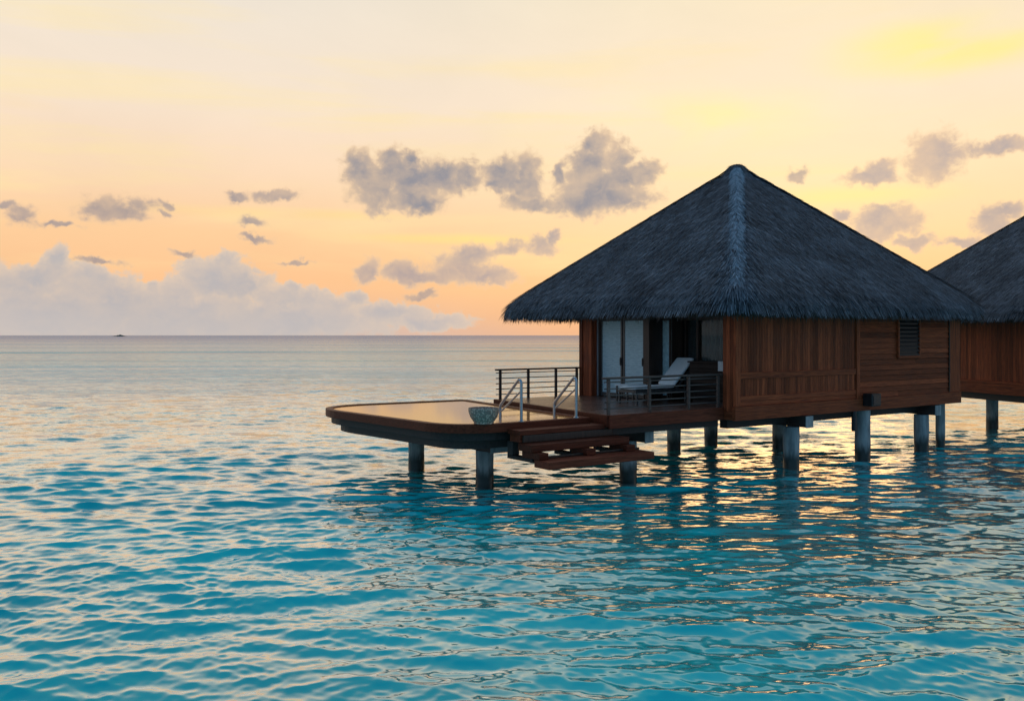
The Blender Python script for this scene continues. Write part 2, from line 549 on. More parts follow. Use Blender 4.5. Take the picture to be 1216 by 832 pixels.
def link(name, me, mat, parent=None):
    o = bpy.data.objects.new(name, me)
    COL.objects.link(o)
    if mat is not None:
        me.materials.append(mat)
    if parent is not None:
        o.parent = parent
    return o


def tag(o, label=None, cat=None, group=None, kind=None):
    for k, v in (('label', label), ('category', cat), ('group', group), ('kind', kind)):
        if v:
            o[k] = v
    return o


def thing(name, loc, rz, label, cat, group=None):
    o = bpy.data.objects.new(name, None)
    COL.objects.link(o)
    o.location = loc
    o.rotation_euler = (0, 0, rz)
    o.empty_display_size = 0.3
    return tag(o, label, cat, group)


class MB:
    def __init__(self):
        self.v, self.f, self.t = [], [], []

    def _add(self, vs, fs, tone=None):
        b = len(self.v)
        tone = random.random() if tone is None else tone
        self.v += [tuple(p) for p in vs]
        self.t += [tone] * len(vs)
        self.f += [tuple(b + i for i in f) for f in fs]

    def box(self, x0, x1, y0, y1, z0, z1, tone=None):
        vs = [(x, y, z) for z in (z0, z1) for y in (y0, y1) for x in (x0, x1)]
        self._add(vs, [(0, 2, 3, 1), (4, 5, 7, 6), (0, 1, 5, 4), (2, 6, 7, 3), (0, 4, 6, 2), (1, 3, 7, 5)], tone)
        return self

    def bar(self, p, q, w_, h, up=(0, 0, 1), tone=None):
        p, q = Vector(p), Vector(q)
        d = (q - p).normalized()
        up = Vector(up)
        if abs(d.dot(up)) > 0.98:
            up = Vector((1, 0, 0))
        s = d.cross(up).normalized()
        n = s.cross(d)
        vs = [e + s * (a * w_ / 2) + n * (b * h / 2) for e in (p, q) for a, b in ((-1, -1), (1, -1), (1, 1), (-1, 1))]
        self._add(vs, [(3, 2, 1, 0), (4, 5, 6, 7), (0, 1, 5, 4), (1, 2, 6, 5), (2, 3, 7, 6), (3, 0, 4, 7)], tone)
        return self

    def cyl(self, p, q, r0, r1=None, n=20, tone=None):
        r1 = r0 if r1 is None else r1
        p, q = Vector(p), Vector(q)
        d = (q - p).normalized()
        up = Vector((0, 0, 1)) if abs(d.z) < 0.9 else Vector((1, 0, 0))
        s = d.cross(up).normalized()
        t_ = d.cross(s)
        vs = []
        for e, r in ((p, r0), (q, r1)):
            for i in range(n):
                a = 2 * math.pi * i / n
                vs.append(e + s * (r * math.cos(a)) + t_ * (r * math.sin(a)))
        fs = [(i, i + n, (i + 1) % n + n, (i + 1) % n) for i in range(n)]
        fs += [tuple(range(n)), tuple(range(2 * n - 1, n - 1, -1))]
        self._add(vs, fs, tone)
        return self

    def tube(self, pts, r, n=12, tone=None):
        pts = [Vector(p) for p in pts]
        rings = []
        ref = Vector((0.31, 0.87, 0.21)).normalized()
        for i, p in enumerate(pts):
            d = ((pts[min(i + 1, len(pts) - 1)] - pts[max(i - 1, 0)])).normalized()
            s = d.cross(ref).normalized()
            t_ = d.cross(s)
            rings.append([p + s * (r * math.cos(2 * math.pi * k / n)) + t_ * (r * math.sin(2 * math.pi * k / n)) for k in range(n)])
        vs = [p for rg in rings for p in rg]
        fs = []
        for i in range(len(pts) - 1):
            for k in range(n):
                fs.append((i * n + k, (i + 1) * n + k, (i + 1) * n + (k + 1) % n, i * n + (k + 1) % n))
        fs += [tuple(range(n)), tuple(reversed(range((len(pts) - 1) * n, len(pts) * n)))]
        self._add(vs, fs, tone)
        return self

    def prism(self, poly, z0, z1, tone=None):
        n = len(poly)
        vs = [(x, y, z0) for x, y in poly] + [(x, y, z1) for x, y in poly]
        fs = [tuple(reversed(range(n))), tuple(range(n, 2 * n))]
        fs += [(i, (i + 1) % n, (i + 1) % n + n, i + n) for i in range(n)]
        self._add(vs, fs, tone)
        return self

    def ring(self, outer, inner, z0, z1, tone=None):
        n = len(outer)
        vs = [(x, y, z) for z in (z0, z1) for poly in (outer, inner) for x, y in poly]
        fs = []
        for i in range(n):
            j = (i + 1) % n
            fs += [(i, j, 2 * n + j, 2 * n + i), (n + j, n + i, 3 * n + i, 3 * n + j),
                   (2 * n + i, 2 * n + j, 3 * n + j, 3 * n + i), (j, i, n + i, n + j)]
        self._add(vs, fs, tone)
        return self

    def lathe(self, prof, c=(0, 0, 0), n=40, tone=None):
        vs, fs = [], []
        for r, z in prof:
            for i in range(n):
                a = 2 * math.pi * i / n
                vs.append((c[0] + r * math.cos(a), c[1] + r * math.sin(a), c[2] + z))
        for k in range(len(prof) - 1):
            for i in range(n):
                j = (i + 1) % n
                fs.append((k * n + i, k * n + j, (k + 1) * n + j, (k + 1) * n + i))
        fs += [tuple(reversed(range(n))), tuple(range((len(prof) - 1) * n, len(prof) * n))]
        self._add(vs, fs, tone)
        return self

    def build(self, name, mat, parent=None, bevel=0.0, smooth=False, seg=2):
        me = bpy.data.meshes.new(name)
        me.from_pydata(self.v, [], self.f)
        a = me.attributes.new('tone', 'FLOAT', 'POINT')
        a.data.foreach_set('value', np.array(self.t, dtype=np.float32))
        if smooth:
            me.polygons.foreach_set('use_smooth', np.ones(len(me.polygons), dtype=bool))
            me.set_sharp_from_angle(angle=math.radians(40))
        me.update()
        o = link(name, me, mat, parent)
        if bevel > 0:
            md = o.modifiers.new('edge', 'BEVEL')
            md.width = bevel
            md.segments = seg
            md.limit_method = 'ANGLE'
            md.harden_normals = False
        return o


def rounded(poly, radii, n=10):
    """polygon with rounded corners"""
    out = []
    N = len(poly)
    for i in range(N):
        p0, p1, p2 = Vector(poly[i - 1]), Vector(poly[i]), Vector(poly[(i + 1) % N])
        r = radii[i]
        if r <= 0:
            out.append(tuple(p1))
            continue
        a, b = p0 - p1, p2 - p1
        la, lb = a.length, b.length
        a.normalize(); b.normalize()
        half = math.acos(max(-1, min(1, a.dot(b)))) / 2
        d = min(r / math.tan(half), la * 0.49, lb * 0.49)
        q0, q2 = p1 + a * d, p1 + b * d
        for k in range(n + 1):
            s = k / n
            out.append(tuple((1 - s) ** 2 * q0 + 2 * s * (1 - s) * (p1 * 0.85 + (q0 + q2) * 0.075) + s * s * q2))
    return out


def inset(poly, d):
    """offset a counter-clockwise polygon inwards"""
    N = len(poly)
    out = []
    for i in range(N):
        p0, p1, p2 = Vector(poly[i - 1]), Vector(poly[i]), Vector(poly[(i + 1) % N])
        e0 = (p1 - p0).normalized(); e1 = (p2 - p1).normalized()
        n0, n1 = Vector((-e0.y, e0.x)), Vector((-e1.y, e1.x))
        b = (n0 + n1)
        b = b / max(0.25, b.dot(n0))
        out.append(tuple(p1 + b * d))
    return out


# ------------------------------------------------------------------ the sea
def build_sea():
    a_in = np.linspace(-0.60, 0.60, 1050)
    a_l = np.linspace(-1.15, -0.60, 110)[:-1]
    a_ll = np.linspace(-math.pi, -1.15, 40)[:-1]
    ang = np.concatenate([a_ll, a_l, a_in, -a_l[::-1], -a_ll[::-1]])
    rs = [1.2]
    while rs[-1] < 7.0:
        rs.append(rs[-1] + 0.12)
    while rs[-1] < 160.0:
        r = rs[-1]
        rs.append(r + max(0.024, min(r * r / 8500.0, r * 0.02)))
    while rs[-1] < 30000.0:
        rs.append(rs[-1] * 1.09)
    rs = np.array(rs)
    dr = np.gradient(rs)
    R, A = np.meshgrid(rs, ang, indexing='ij')
    X = R * np.sin(A)
    Y = R * np.cos(A)
    DR = np.maximum(dr[:, None], R * 0.0009)
    Z = np.zeros_like(X)
    DX = np.zeros_like(X)
    DY = np.zeros_like(X)
    # calmer and rougher patches
    calm = 1.0 + 0.42 * np.sin(X * 0.21 + 0.7 * np.sin(Y * 0.13)) * np.sin(Y * 0.17 + 1.3 + 0.5 * np.sin(X * 0.09)) \
        + 0.18 * np.sin(X * 0.47 - Y * 0.31 + 2.0)
    r2 = np.random.default_rng(5)
    waves = []
    for lam0, lam1, cnt, slope, spread in ((3.0, 6.0, 5, 0.018, 0.28), (1.2, 2.6, 10, 0.065, 0.34), (0.60, 1.1, 18, 0.105, 0.27),
                                           (0.28, 0.56, 26, 0.118, 0.33), (0.13, 0.26, 20, 0.085, 0.6)):
        for i in range(cnt):
            lam = lam0 * (lam1 / lam0) ** ((i + r2.random()) / cnt)
            th = r2.normal(0.10, spread)
            waves.append((lam, th, slope * math.sqrt(2.0 / cnt), r2.random() * 2 * math.pi))
    lost = np.zeros_like(rs)
    near = rs < 170.0
    n = int(near.sum())
    Xn, Yn, calmn = X[:n], Y[:n], calm[:n]
    for lam, th, sl, ph in waves:
        k = 2 * math.pi / lam
        kx, ky = k * math.sin(th), -k * math.cos(th)
        fade = np.clip((lam / np.maximum(dr, rs * 0.0011) - 2.5) / 3.5, 0, 1)
        fade = fade * fade * (3 - 2 * fade)
        lost += (sl * (1 - fade)) ** 2 / 2
        m = fade[:n] > 0.001
        if not m.any():
            continue
        amp = sl / k * fade[:n][m][:, None] * calmn[m]
        # wandering phase so that crests are short and never repeat
        phs = kx * Xn[m] + ky * Yn[m] + ph + 0.9 * np.sin(0.23 * k * (Xn[m] * math.cos(th * 1.7) + 0.4 * Yn[m]) + ph * 3.1)
        c, s = np.cos(phs), np.sin(phs)
        Zr = Z[:n]; Zr[m] += amp * c
        q = 0.9
        DXr = DX[:n]; DXr[m] -= q * amp * (kx / k) * s
        DYr = DY[:n]; DYr[m] -= q * amp * (ky / k) * s
    X = X + DX
    Y = Y + DY
    chop = np.sqrt(lost) * 6.0 + 0.16
    chop = np.minimum(chop, 1.25)
    CH = np.repeat(chop[:, None], len(ang), axis=1)
    V = np.stack([X, Y, Z], -1).reshape(-1, 3)
    nr, na = X.shape
    i = np.arange(nr - 1)[:, None] * na + np.arange(na - 1)[None, :]
    Fq = np.stack([i, i + na, i + na + 1, i + 1], -1).reshape(-1, 4)
    me = mesh_from_arrays('sea_water', V, Fq[:, ::-1], None, {'chop': CH.ravel()}, smooth=True)
    o = link('sea_water', me, M['sea'])
    tag(o, 'turquoise rippled lagoon water reflecting the sunset', 'sea', kind='structure')
    if me.polygons[len(me.polygons) // 3].normal.z < 0:
        me.flip_normals()
    return o


build_sea()

# a far islet on the horizon
def build_island():
    ax = np.linspace(-1, 1, 60)
    ay = np.linspace(-1, 1, 20)
    XX, YY = np.meshgrid(ax, ay, indexing='ij')
    base = np.clip(1 - XX ** 2, 0, 1) ** 0.8 * np.clip(1 - YY ** 2, 0, 1)
    bumpz = base ** 1.5 * (5.0 + 1.2 * np.sin(XX * 5 + 1) + 0.5 * np.sin(XX * 17))
    V = np.stack([XX * 26, YY * 14, bumpz * np.where(base > 0, 1, 0) - 0.3], -1).reshape(-1, 3)
    i = np.arange(59)[:, None] * 20 + np.arange(19)[None, :]
    Fq = np.stack([i, i + 20, i + 21, i + 1], -1).reshape(-1, 4)
    o = link('island', mesh_from_arrays('island', V, Fq, smooth=True), M['rock'])
    o.location = ((142 - 608) / F_PX * 3000, 3000, 0)
    tag(o, 'tiny dark islet on the far horizon', 'island', kind='structure')


build_island()


# ------------------------------------------------------------------ thatched roof
RC = (5.70, 4.85)            # roof centre in the bungalow's own frame
RA, RB = 6.42, 5.55          # half sizes
APEX = 9.80
EAVE = 4.48


def roof_outline(n_side=60, rc=0.75):
    pts = []
    for sx, sy, a0 in ((1, -1, -90), (1, 1, 0), (-1, 1, 90), (-1, -1, 180)):
        for k in range(13):
            a = math.radians(a0 + 90 * k / 12)
            pts.append((sx * (RA - rc) + rc * math.cos(a), sy * (RB - rc) + rc * math.sin(a)))
    P_ = np.array(pts + [pts[0]])
    seg = np.linalg.norm(np.diff(P_, axis=0), axis=1)
    cum_ = np.concatenate([[0], np.cumsum(seg)])
    return P_, cum_


R_P, R_C = roof_outline()
R_LEN = R_C[-1]
T_KNOT = np.array([0.0, 0.03, 0.06, 0.90, 0.945, 0.975, 0.992, 1.0])
Z_KNOT = np.array([9.80, 9.66, 9.46, 5.36, 5.13, 4.94, 4.75, 4.56])


def outline_at(s):
    s = np.mod(s, R_LEN)
    return np.stack([np.interp(s, R_C, R_P[:, 0]), np.interp(s, R_C, R_P[:, 1])], -1)


def roof_pt(s, t):
    o = outline_at(s)
    z = np.interp(t, T_KNOT, Z_KNOT)
    return np.stack([RC[0] + o[..., 0] * t, RC[1] + o[..., 1] * t, z], -1)


def norm(v):
    return v / np.maximum(1e-9, np.linalg.norm(v, axis=-1, keepdims=True))


def roof_frame(s, t):
    """point, outward normal, down-slope direction (the fall line of the face)"""
    e = 0.02
    p = roof_pt(s, t)
    ds = norm(roof_pt(s + 0.05, t) - roof_pt(s - 0.05, t))
    dt = norm(roof_pt(s, np.minimum(t + e, 1.0)) - roof_pt(s, t - e))
    nrm = norm(np.cross(ds, dt))
    nrm = np.where(nrm[..., 2:3] < 0, -nrm, nrm)
    fall = norm(np.cross(nrm, ds))
    fall = np.where(fall[..., 2:3] > 0, -fall, fall)
    return p, nrm, fall, ds


def blades(P_, D, Nn, length, width, lift, tone, droop=None):
    """one tapered, slightly bent straw per row: 6 vertices, 2 quads"""
    W = norm(np.cross(D, Nn))
    L = length[:, None]
    wd = width[:, None] * 0.5
    mid = P_ + D * L * 0.5 + Nn * (lift[:, None] * 0.7)
    tip = P_ + D * L + Nn * lift[:, None]
    if droop is not None:
        tip = tip + np.array([0, 0, -1.0]) * droop[:, None]
    V = np.stack([P_ - W * wd, P_ + W * wd, mid - W * wd, mid + W * wd, tip - W * wd * 0.35, tip + W * wd * 0.35], 1)
    n = len(P_)
    b = (np.arange(n) * 6)[:, None]
    Fq = np.concatenate([b + np.array([[0, 1, 3, 2]]), b + np.array([[2, 3, 5, 4]])], 1).reshape(-1, 4)
    T = np.repeat(tone, 6)
    return V.reshape(-1, 3), Fq, T


def make_roof_meshes():
    out = {}
    # solid body
    ns = 240
    s = np.linspace(0, R_LEN, ns, endpoint=False)
    ts = [1.0, 0.992, 0.975, 0.945, 0.90, 0.75, 0.6, 0.45, 0.3, 0.15, 0.06, 0.03, 0.006]
    rings = [roof_pt(s, np.full(ns, t)) for t in ts]
    und = []
    for t, z in ((0.90, 5.02), (0.93, 4.72), (0.975, EAVE + 0.02)):
        p = roof_pt(s, np.full(ns, t)); p[:, 2] = z; und.append(p)
    lip = roof_pt(s, np.full(ns, 0.993)); lip[:, 2] = EAVE
    rings = und + [lip] + rings
    V = np.concatenate(rings)
    nr = len(rings)
    i = np.arange(nr - 1)[:, None] * ns
    j = np.arange(ns)[None, :]
    jn = (j + 1) % ns
    Fq = np.stack([i + j, i + jn, i + ns + jn, i + ns + j], -1).reshape(-1, 4)
    V[:, 2] += rng.normal(0, 0.012, len(V))
    out['body'] = mesh_from_arrays('thatch_body', V, Fq, np.full(len(V), 0.15), smooth=True)

    # straw laid in courses over the slopes
    n = 230000
    t = np.sqrt(rng.random(n)) * 0.985 + 0.012
    s = rng.random(n) * R_LEN
    # leave the two far faces thinner
    o = outline_at(s)
    far = (o[:, 1] > RB * 0.86) | (o[:, 0] > RA * 0.86)
    keep = (~far) | (rng.random(n) < 0.35)
    s, t = s[keep], t[keep]
    course = np.round(t * 26) / 26
    t = np.clip(course + rng.normal(0, 0.007, len(t)) + 0.004 * np.sin(s * 1.9 + 9 * course), 0.012, 0.985)
    p, nr_, fall, ds = roof_frame(s, t)
    d = norm(fall + ds * rng.normal(0, 0.08, (len(t), 1)))
    tone = np.clip(rng.normal(0.40, 0.36, len(t)), 0, 1)
    V, Fq, T = blades(p + nr_ * 0.008, d, nr_, rng.uniform(0.35, 0.60, len(t)), rng.uniform(0.010, 0.026, len(t)),
                      rng.uniform(0.015, 0.075, len(t)), tone)
    out['straw'] = mesh_from_arrays('thatch_straw', V, Fq, T)

    # ragged fringe round the eave
    n = 26000
    s = rng.random(n) * R_LEN
    t = rng.uniform(0.955, 1.0, n)
    p, nr_, fall, ds = roof_frame(s, t)
    p[:, 2] -= rng.uniform(0.0, 0.06, n)
    d = norm(fall * 0.45 + np.array([0, 0, -1.0]) * rng.uniform(0.5, 1.2, (n, 1)) + ds * rng.normal(0, 0.16, (n, 1)))
    clump = 0.55 + 0.45 * np.sin(s * 7.3 + 1.7 * np.sin(s * 2.1)) * np.sin(s * 17.0)
    ln = rng.uniform(0.16, 0.30, n) + np.where(rng.random(n) < 0.25, rng.uniform(0.0, 0.22, n), 0) * clump
    V, Fq, T = blades(p, d, nr_, ln, rng.uniform(0.012, 0.03, n), rng.uniform(0.0, 0.02, n), np.clip(rng.normal(0.4, 0.25, n), 0, 1))
    # hanging inner layer under the lip
    n2 = 12000
    s2 = rng.random(n2) * R_LEN
    t2 = rng.uniform(0.955, 0.995, n2)
    p2, nr2, fall2, ds2 = roof_frame(s2, t2)
    p2[:, 2] = EAVE + 0.08
    out_dir = norm(np.stack([p2[:, 0] - RC[0], p2[:, 1] - RC[1], np.zeros(n2)], -1))
    d2 = norm(np.array([0, 0, -1.0]) + ds2 * rng.normal(0, 0.14, (n2, 1)) + out_dir * rng.normal(0.05, 0.1, (n2, 1)))
    ln2 = rng.uniform(0.10, 0.24, n2) + np.where(rng.random(n2) < 0.12, rng.uniform(0.0, 0.16, n2), 0)
    V2, F2, T2 = blades(p2, d2, out_dir, ln2, rng.uniform(0.014, 0.035, n2), np.zeros(n2), np.clip(rng.normal(0.35, 0.25, n2), 0, 1))
    out['fringe'] = mesh_from_arrays('eave_fringe', np.concatenate([V, V2]), np.concatenate([Fq, F2 + len(V)]), np.concatenate([T, T2]))

    # hip ridges: chevron bundles laid over each corner
    corner_s = []
    for k in range(4):
        corner_s.append(float(np.mean(R_C[k * 13:k * 13 + 13])))
    out['hips'] = []
    for cs in corner_s:
        n = 5200
        t = rng.uniform(0.03, 0.93, n)
        t = np.round(t * 46) / 46 + rng.normal(0, 0.004, n)
        t = np.clip(t, 0.03, 0.93)
        t = t[(t < 0.82) | (rng.random(n) < (0.95 - t) / 0.13)]
        n = len(t)
        tocentre = rng.normal(0, 1.0, n)
        c = roof_pt(np.full(n, cs), t)
        # direction down the hip and sideways along the eave line
        along = norm(roof_pt(np.full(n, cs), np.minimum(t + 0.02, 1)) - roof_pt(np.full(n, cs), t - 0.02))
        up = norm(np.array([0, 0, 1.0]) - along * along[:, 2:3])
        side = norm(np.cross(along, up))
        off = np.clip(tocentre, -1.6, 1.6) * 0.062
        root = c + side * off[:, None] + up * (0.055 - 0.25 * np.abs(off))[:, None]
        sg = np.sign(off + rng.normal(0, 0.03, n))
        d = norm(along + side * (sg * rng.uniform(0.12, 0.5, n))[:, None] - up * rng.uniform(0.05, 0.28, (n, 1)))
        V, Fq, T = blades(root, d, up, rng.uniform(0.28, 0.48, n), rng.uniform(0.016, 0.036, n), rng.uniform(0.0, 0.05, n),
                          np.clip(rng.normal(0.5, 0.28, n), 0, 1))
        out['hips'].append(mesh_from_arrays('hip_ridge', V, Fq, T))

    # rounded bundle on the very top
    n = 5200
    ph = rng.random(n) * 2 * math.pi
    rr = rng.random(n) ** 0.6 * 0.26
    hz_ = 9.36 + 0.46 * np.sqrt(np.clip(1 - (rr / 0.40) ** 2, 0, 1))
    p = np.stack([RC[0] + rr * np.cos(ph), RC[1] + rr * np.sin(ph), hz_], -1)
    d = norm(np.stack([np.cos(ph), np.sin(ph), -0.35 - rr * 3.6], -1) + rng.normal(0, 0.12, (n, 3)))
    nn = norm(np.stack([np.cos(ph) * rr, np.sin(ph) * rr, np.full(n, 0.5)], -1))
    V, Fq, T = blades(p, d, nn, rng.uniform(0.14, 0.30, n), rng.uniform(0.012, 0.026, n), rng.uniform(0, 0.03, n),
                      np.clip(rng.normal(0.4, 0.25, n), 0, 1))
    out['cap'] = mesh_from_arrays('apex_cap', V, Fq, T)
    return out


RM = make_roof_meshes()


def add_roof(root):
    body_o = link('roof', RM['body'], None, root)
    if not RM['body'].materials:
        RM['body'].materials.append(M['thatch'])
    for key, nm, mat in (('straw', 'thatch_straw', 'thatch'), ('fringe', 'eave_fringe', 'thatch_fringe'), ('cap', 'apex_cap', 'thatch')):
        if not RM[key].materials:
            RM[key].materials.append(M[mat])
        link(nm, RM[key], None, body_o)
    for me in RM['hips']:
        if not me.materials:
            me.materials.append(M['thatch_ridge'])
        link('hip_ridge', me, None, body_o)
    return body_o


# ------------------------------------------------------------------ the near bungalow
ANG = math.radians(35.0)
ORG = Vector((5.98, 23.70, 0.0))
UX = Vector((math.cos(ANG), math.sin(ANG), 0))
VX = Vector((-math.sin(ANG), math.cos(ANG), 0))


def to_world(u, v, z):
    return ORG + UX * u + VX * v + Vector((0, 0, z))


FLOOR = 1.89
WB = 1.55            # underside of the wall skirt
WT = 4.68            # top of walls, above the eave's underside


def pile(root, u, v, top, r=0.23, mat='concrete'):
    b = MB()
    segs = 6
    prof = []
    for k in range(segs + 1):
        z = -1.6 + (top + 1.6) * k / segs
        prof.append((r * (1.0 + 0.03 * math.sin(k * 2.1 + u)), z))
    b.lathe(prof, (u, v, 0), 24)
    return b.build('pile', M[mat], root, smooth=True)


def beam_with_end(root, u, v0, v1, z0, z1, w_=0.26):
    o = MB().box(u - w_ / 2, u + w_ / 2, v0, v1, z0, z1, 0.4).build('floor_beam', M['beam'], root, 0.01)
    MB().box(u - w_ / 2 - 0.012, u + w_ / 2 + 0.012, v0 - 0.03, v0 - 0.002, z0 - 0.01, z1 - 0.004).build('beam_end', M['concrete'], o, 0.006)
    return o


def near_bungalow():
    root = thing('water_bungalow', tuple(ORG), ANG,
                 'large thatched stilt bungalow with open veranda, nearest one beside the pool', 'bungalow', 'thatched bungalows on stilts')
    add_roof(root)
    L = 11.4
    # --- front wall: vertical boards with rails on the left bay
    b = MB()
    bw = 0.118
    u = 0.20
    while u < 5.42:
        b.box(u, min(u + bw - 0.006, 5.45), 0.03, 0.06, 2.84, WT)
        b.box(u, min(u + bw - 0.006, 5.45), 0.03, 0.06, 2.20, 2.67)
        u += bw
    b.build('vertical_boarding', M['wall_v'], root)
    b = MB()
    for z0, z1, y in ((2.67, 2.84, 0.0), (2.06, 2.20, 0.004)):
        b.box(0.19, 5.46, y, 0.06, z0, z1)
    b.box(0.19, 5.46, 0.02, 0.06, 1.93, 2.055)
    b.build('wall_rail', M['wall_h'], root, 0.006)
    # --- shiplap on the right bay
    b = MB()
    z = 1.93
    while z < WT - 0.05:
        h = 0.168
        for x0, x1 in ((5.62, 8.2 + 0.5 * math.sin(z * 9)), (8.2 + 0.5 * math.sin(z * 9) + 0.004, 10.74)):
            vs = [(x0, 0.005, z), (x1, 0.005, z), (x1, 0.06, z), (x0, 0.06, z),
                  (x0, 0.038, z + h - 0.004), (x1, 0.038, z + h - 0.004), (x1, 0.06, z + h - 0.004), (x0, 0.06, z + h - 0.004)]
            b._add(vs, [(0, 3, 2, 1), (4, 5, 6, 7), (0, 1, 5, 4), (1, 2, 6, 5), (2, 3, 7, 6), (3, 0, 4, 7)])
        z += h
    b.build('shiplap_boarding', M['wall_h'], root)
    # --- posts
    for x0, x1, y0, tn in ((0.0, 0.19, -0.03, 0.8), (5.46, 5.62, -0.02, 0.75), (10.745, 11.40, -0.012, 0.6)):
        MB().box(x0, x1, y0, 0.065, 1.93, WT, tn).build('wall_post', M['wall_v'], root, 0.008)
    MB().box(10.70, 10.745, -0.022, 0.04, 1.94, WT, 0.0).build('post_trim', M['dark_wood'], root, 0.004)
    # --- skirt
    b = MB()
    b.box(-0.03, 11.43, -0.035, 0.08, WB, 1.925, 0.55)
    b.build('skirt_board', M['wall_h'], root, 0.01)
    MB().box(-0.02, 0.07, 0.085, 0.40, WB + 0.01, 1.80, 0.4).build('skirt_board', M['wall_y'], root, 0.008)
    # --- backing wall and other walls
    b = MB()
    b.box(0.07, 11.38, 0.062, 0.16, WB + 0.02, WT + 0.1, 0.2)
    b.build('front_wall', M['dark_wood'], root)
    b = MB()
    v = 0.085
    while v < 6.4:
        b.box(11.382, 11.41, v, min(v + 0.145, 6.48), WB, WT)
        v += 0.15
    b.build('side_wall', M['wall_v'], root)
    b = MB()
    u = 0.6
    while u < 11.3:
        b.box(u, min(u + 0.145, 11.37), 6.40, 6.50, WB, WT)
        u += 0.15
    b.build('rear_wall', M['wall_v'], root)
    # return of the closed room at the veranda, and the veranda's end wall
    b = MB()
    v = 0.068
    while v < 0.40:
        b.box(0.0, 0.03, v, v + 0.115, 1.80, WT)
        v += 0.12
    b.box(0.032, 1.36, 0.30, 0.40, 1.80, WT, 0.1)
    b.build('return_wall', M['wall_v'], root)
    b = MB()
    u = 0.02
    while u < 0.20:
        b.box(u, u + 0.10, 5.94, 6.47, WB + 0.06, WT)
        u += 0.104
    for v_ in (5.93, 6.07, 6.21):
        b.box(-0.022, 0.015, v_, v_ + 0.136, WB + 0.06, WT)
    b.box(-0.06, 0.015, 6.352, 6.50, WB + 0.06, WT, 0.15)
    b.build('end_wall', M['wall_v'], root)
    # ceiling and floor
    MB().box(0.02, 11.36, 0.17, 6.36, 4.44, 4.50, 0.3).build('ceiling', M['dark_wood'], root)
    MB().box(0.08, 11.36, 0.17, 6.36, 1.60, 1.78, 0.3).build('floor_slab', M['beam'], root)
    # inner wall behind the glazing
    MB().box(3.2, 3.28, 0.42, 6.35, 1.79, 4.43).build('inner_wall', M['interior'], root)
    # --- doors at u = 0.25
    D0 = 0.25
    MB().box(D0 - 0.03, D0 + 0.08, 5.80, 5.936, FLOOR, 4.43).build('door_post', M['dark_wood'], root, 0.006)
    MB().box(D0 - 0.05, D0 + 0.12, 3.50, 3.74, FLOOR, 4.43, 0.25).build('door_post', M['dark_wood'], root, 0.006)
    MB().box(D0 - 0.045, D0 - 0.005, 5.86, 5.925, FLOOR + 0.01, 4.43).build('door_jamb', M['white_frame'], root, 0.004)
    MB().box(D0 + 0.122, 1.40, 3.55, 3.66, 1.80, 4.43).build('partition', M['dark_wood'], root)
    for v0, v1, hv in ((4.76, 5.79, 4.80), (3.745, 4.72, 3.80)):
        d = MB()
        fw = 0.075
        d.box(D0, D0 + 0.05, v0, v0 + fw, FLOOR + 0.02, 4.40)
        d.box(D0, D0 + 0.05, v1 - fw, v1, FLOOR + 0.02, 4.40)
        d.box(D0, D0 + 0.05, v0 + fw, v1 - fw, FLOOR + 0.02, FLOOR + 0.14)
        d.box(D0, D0 + 0.05, v0 + fw, v1 - fw, 4.30, 4.40)
        door = d.build('sliding_door', M['grey_metal'], root, 0.004)
        pn_ = MB()
        zz = np.linspace(FLOOR + 0.142, 4.298, 56)
        for k in range(55):
            pn_.box(D0 + 0.018 + 0.003 * (k % 2), D0 + 0.032, v0 + fw + 0.001, v1 - fw - 0.001, zz[k], zz[k + 1] - 0.002)
        pn_.build('door_panel', M['blind'], door)
        h = MB()
        h.box(D0 - 0.025, D0 - 0.002, hv - 0.045, hv + 0.045, 2.90, 3.16)
        h.box(D0 - 0.055, D0 - 0.0255, hv - 0.02, hv + 0.02, 2.95, 3.12)
        h.build('door_handle', M['black_metal'], door, 0.004)
    # --- recessed glazing at u = 1.3
    fr = MB()
    for v0, v1 in ((0.42, 0.50), (1.40, 1.46), (2.55, 2.63), (3.05, 3.11), (3.46, 3.545)):
        fr.box(1.30, 1.38, v0, v1, 1.90, 4.43)
    fr.box(1.305, 1.375, 0.50, 3.46, 1.90, 2.02)
    fr.box(1.305, 1.375, 0.50, 3.46, 4.30, 4.42)
    frame = fr.build('glazing_frame', M['dark_wood'], root, 0.004)
    for v0, v1 in ((0.50, 1.40), (1.46, 2.55), (2.63, 3.05), (3.11, 3.46)):
        MB().box(1.335, 1.343, v0, v1, 2.02, 4.30).build('window_pane', M['glass'], frame)
    fp = MB()
    fp.box(0.75, 0.81, 3.16, 3.22, 1.90, 4.43)
    fp.box(0.75, 0.81, 3.225, 3.545, 1.90, 2.02)
    fp.box(0.75, 0.81, 3.225, 3.545, 4.30, 4.42)
    fixed = fp.build('fixed_light', M['dark_wood'], root, 0.004)
    MB().box(0.775, 0.783, 3.222, 3.545, 2.022, 4.298).build('window_pane', M['glass'], fixed)
    MB().box(0.815, 0.825, 3.17, 3.545, 1.92, 4.42).build('roller_blind', M['blind_dim'], fixed)
    MB().box(0.83, 1.295, 3.17, 3.21, 1.90, 4.43).build('partition', M['dark_wood'], root)
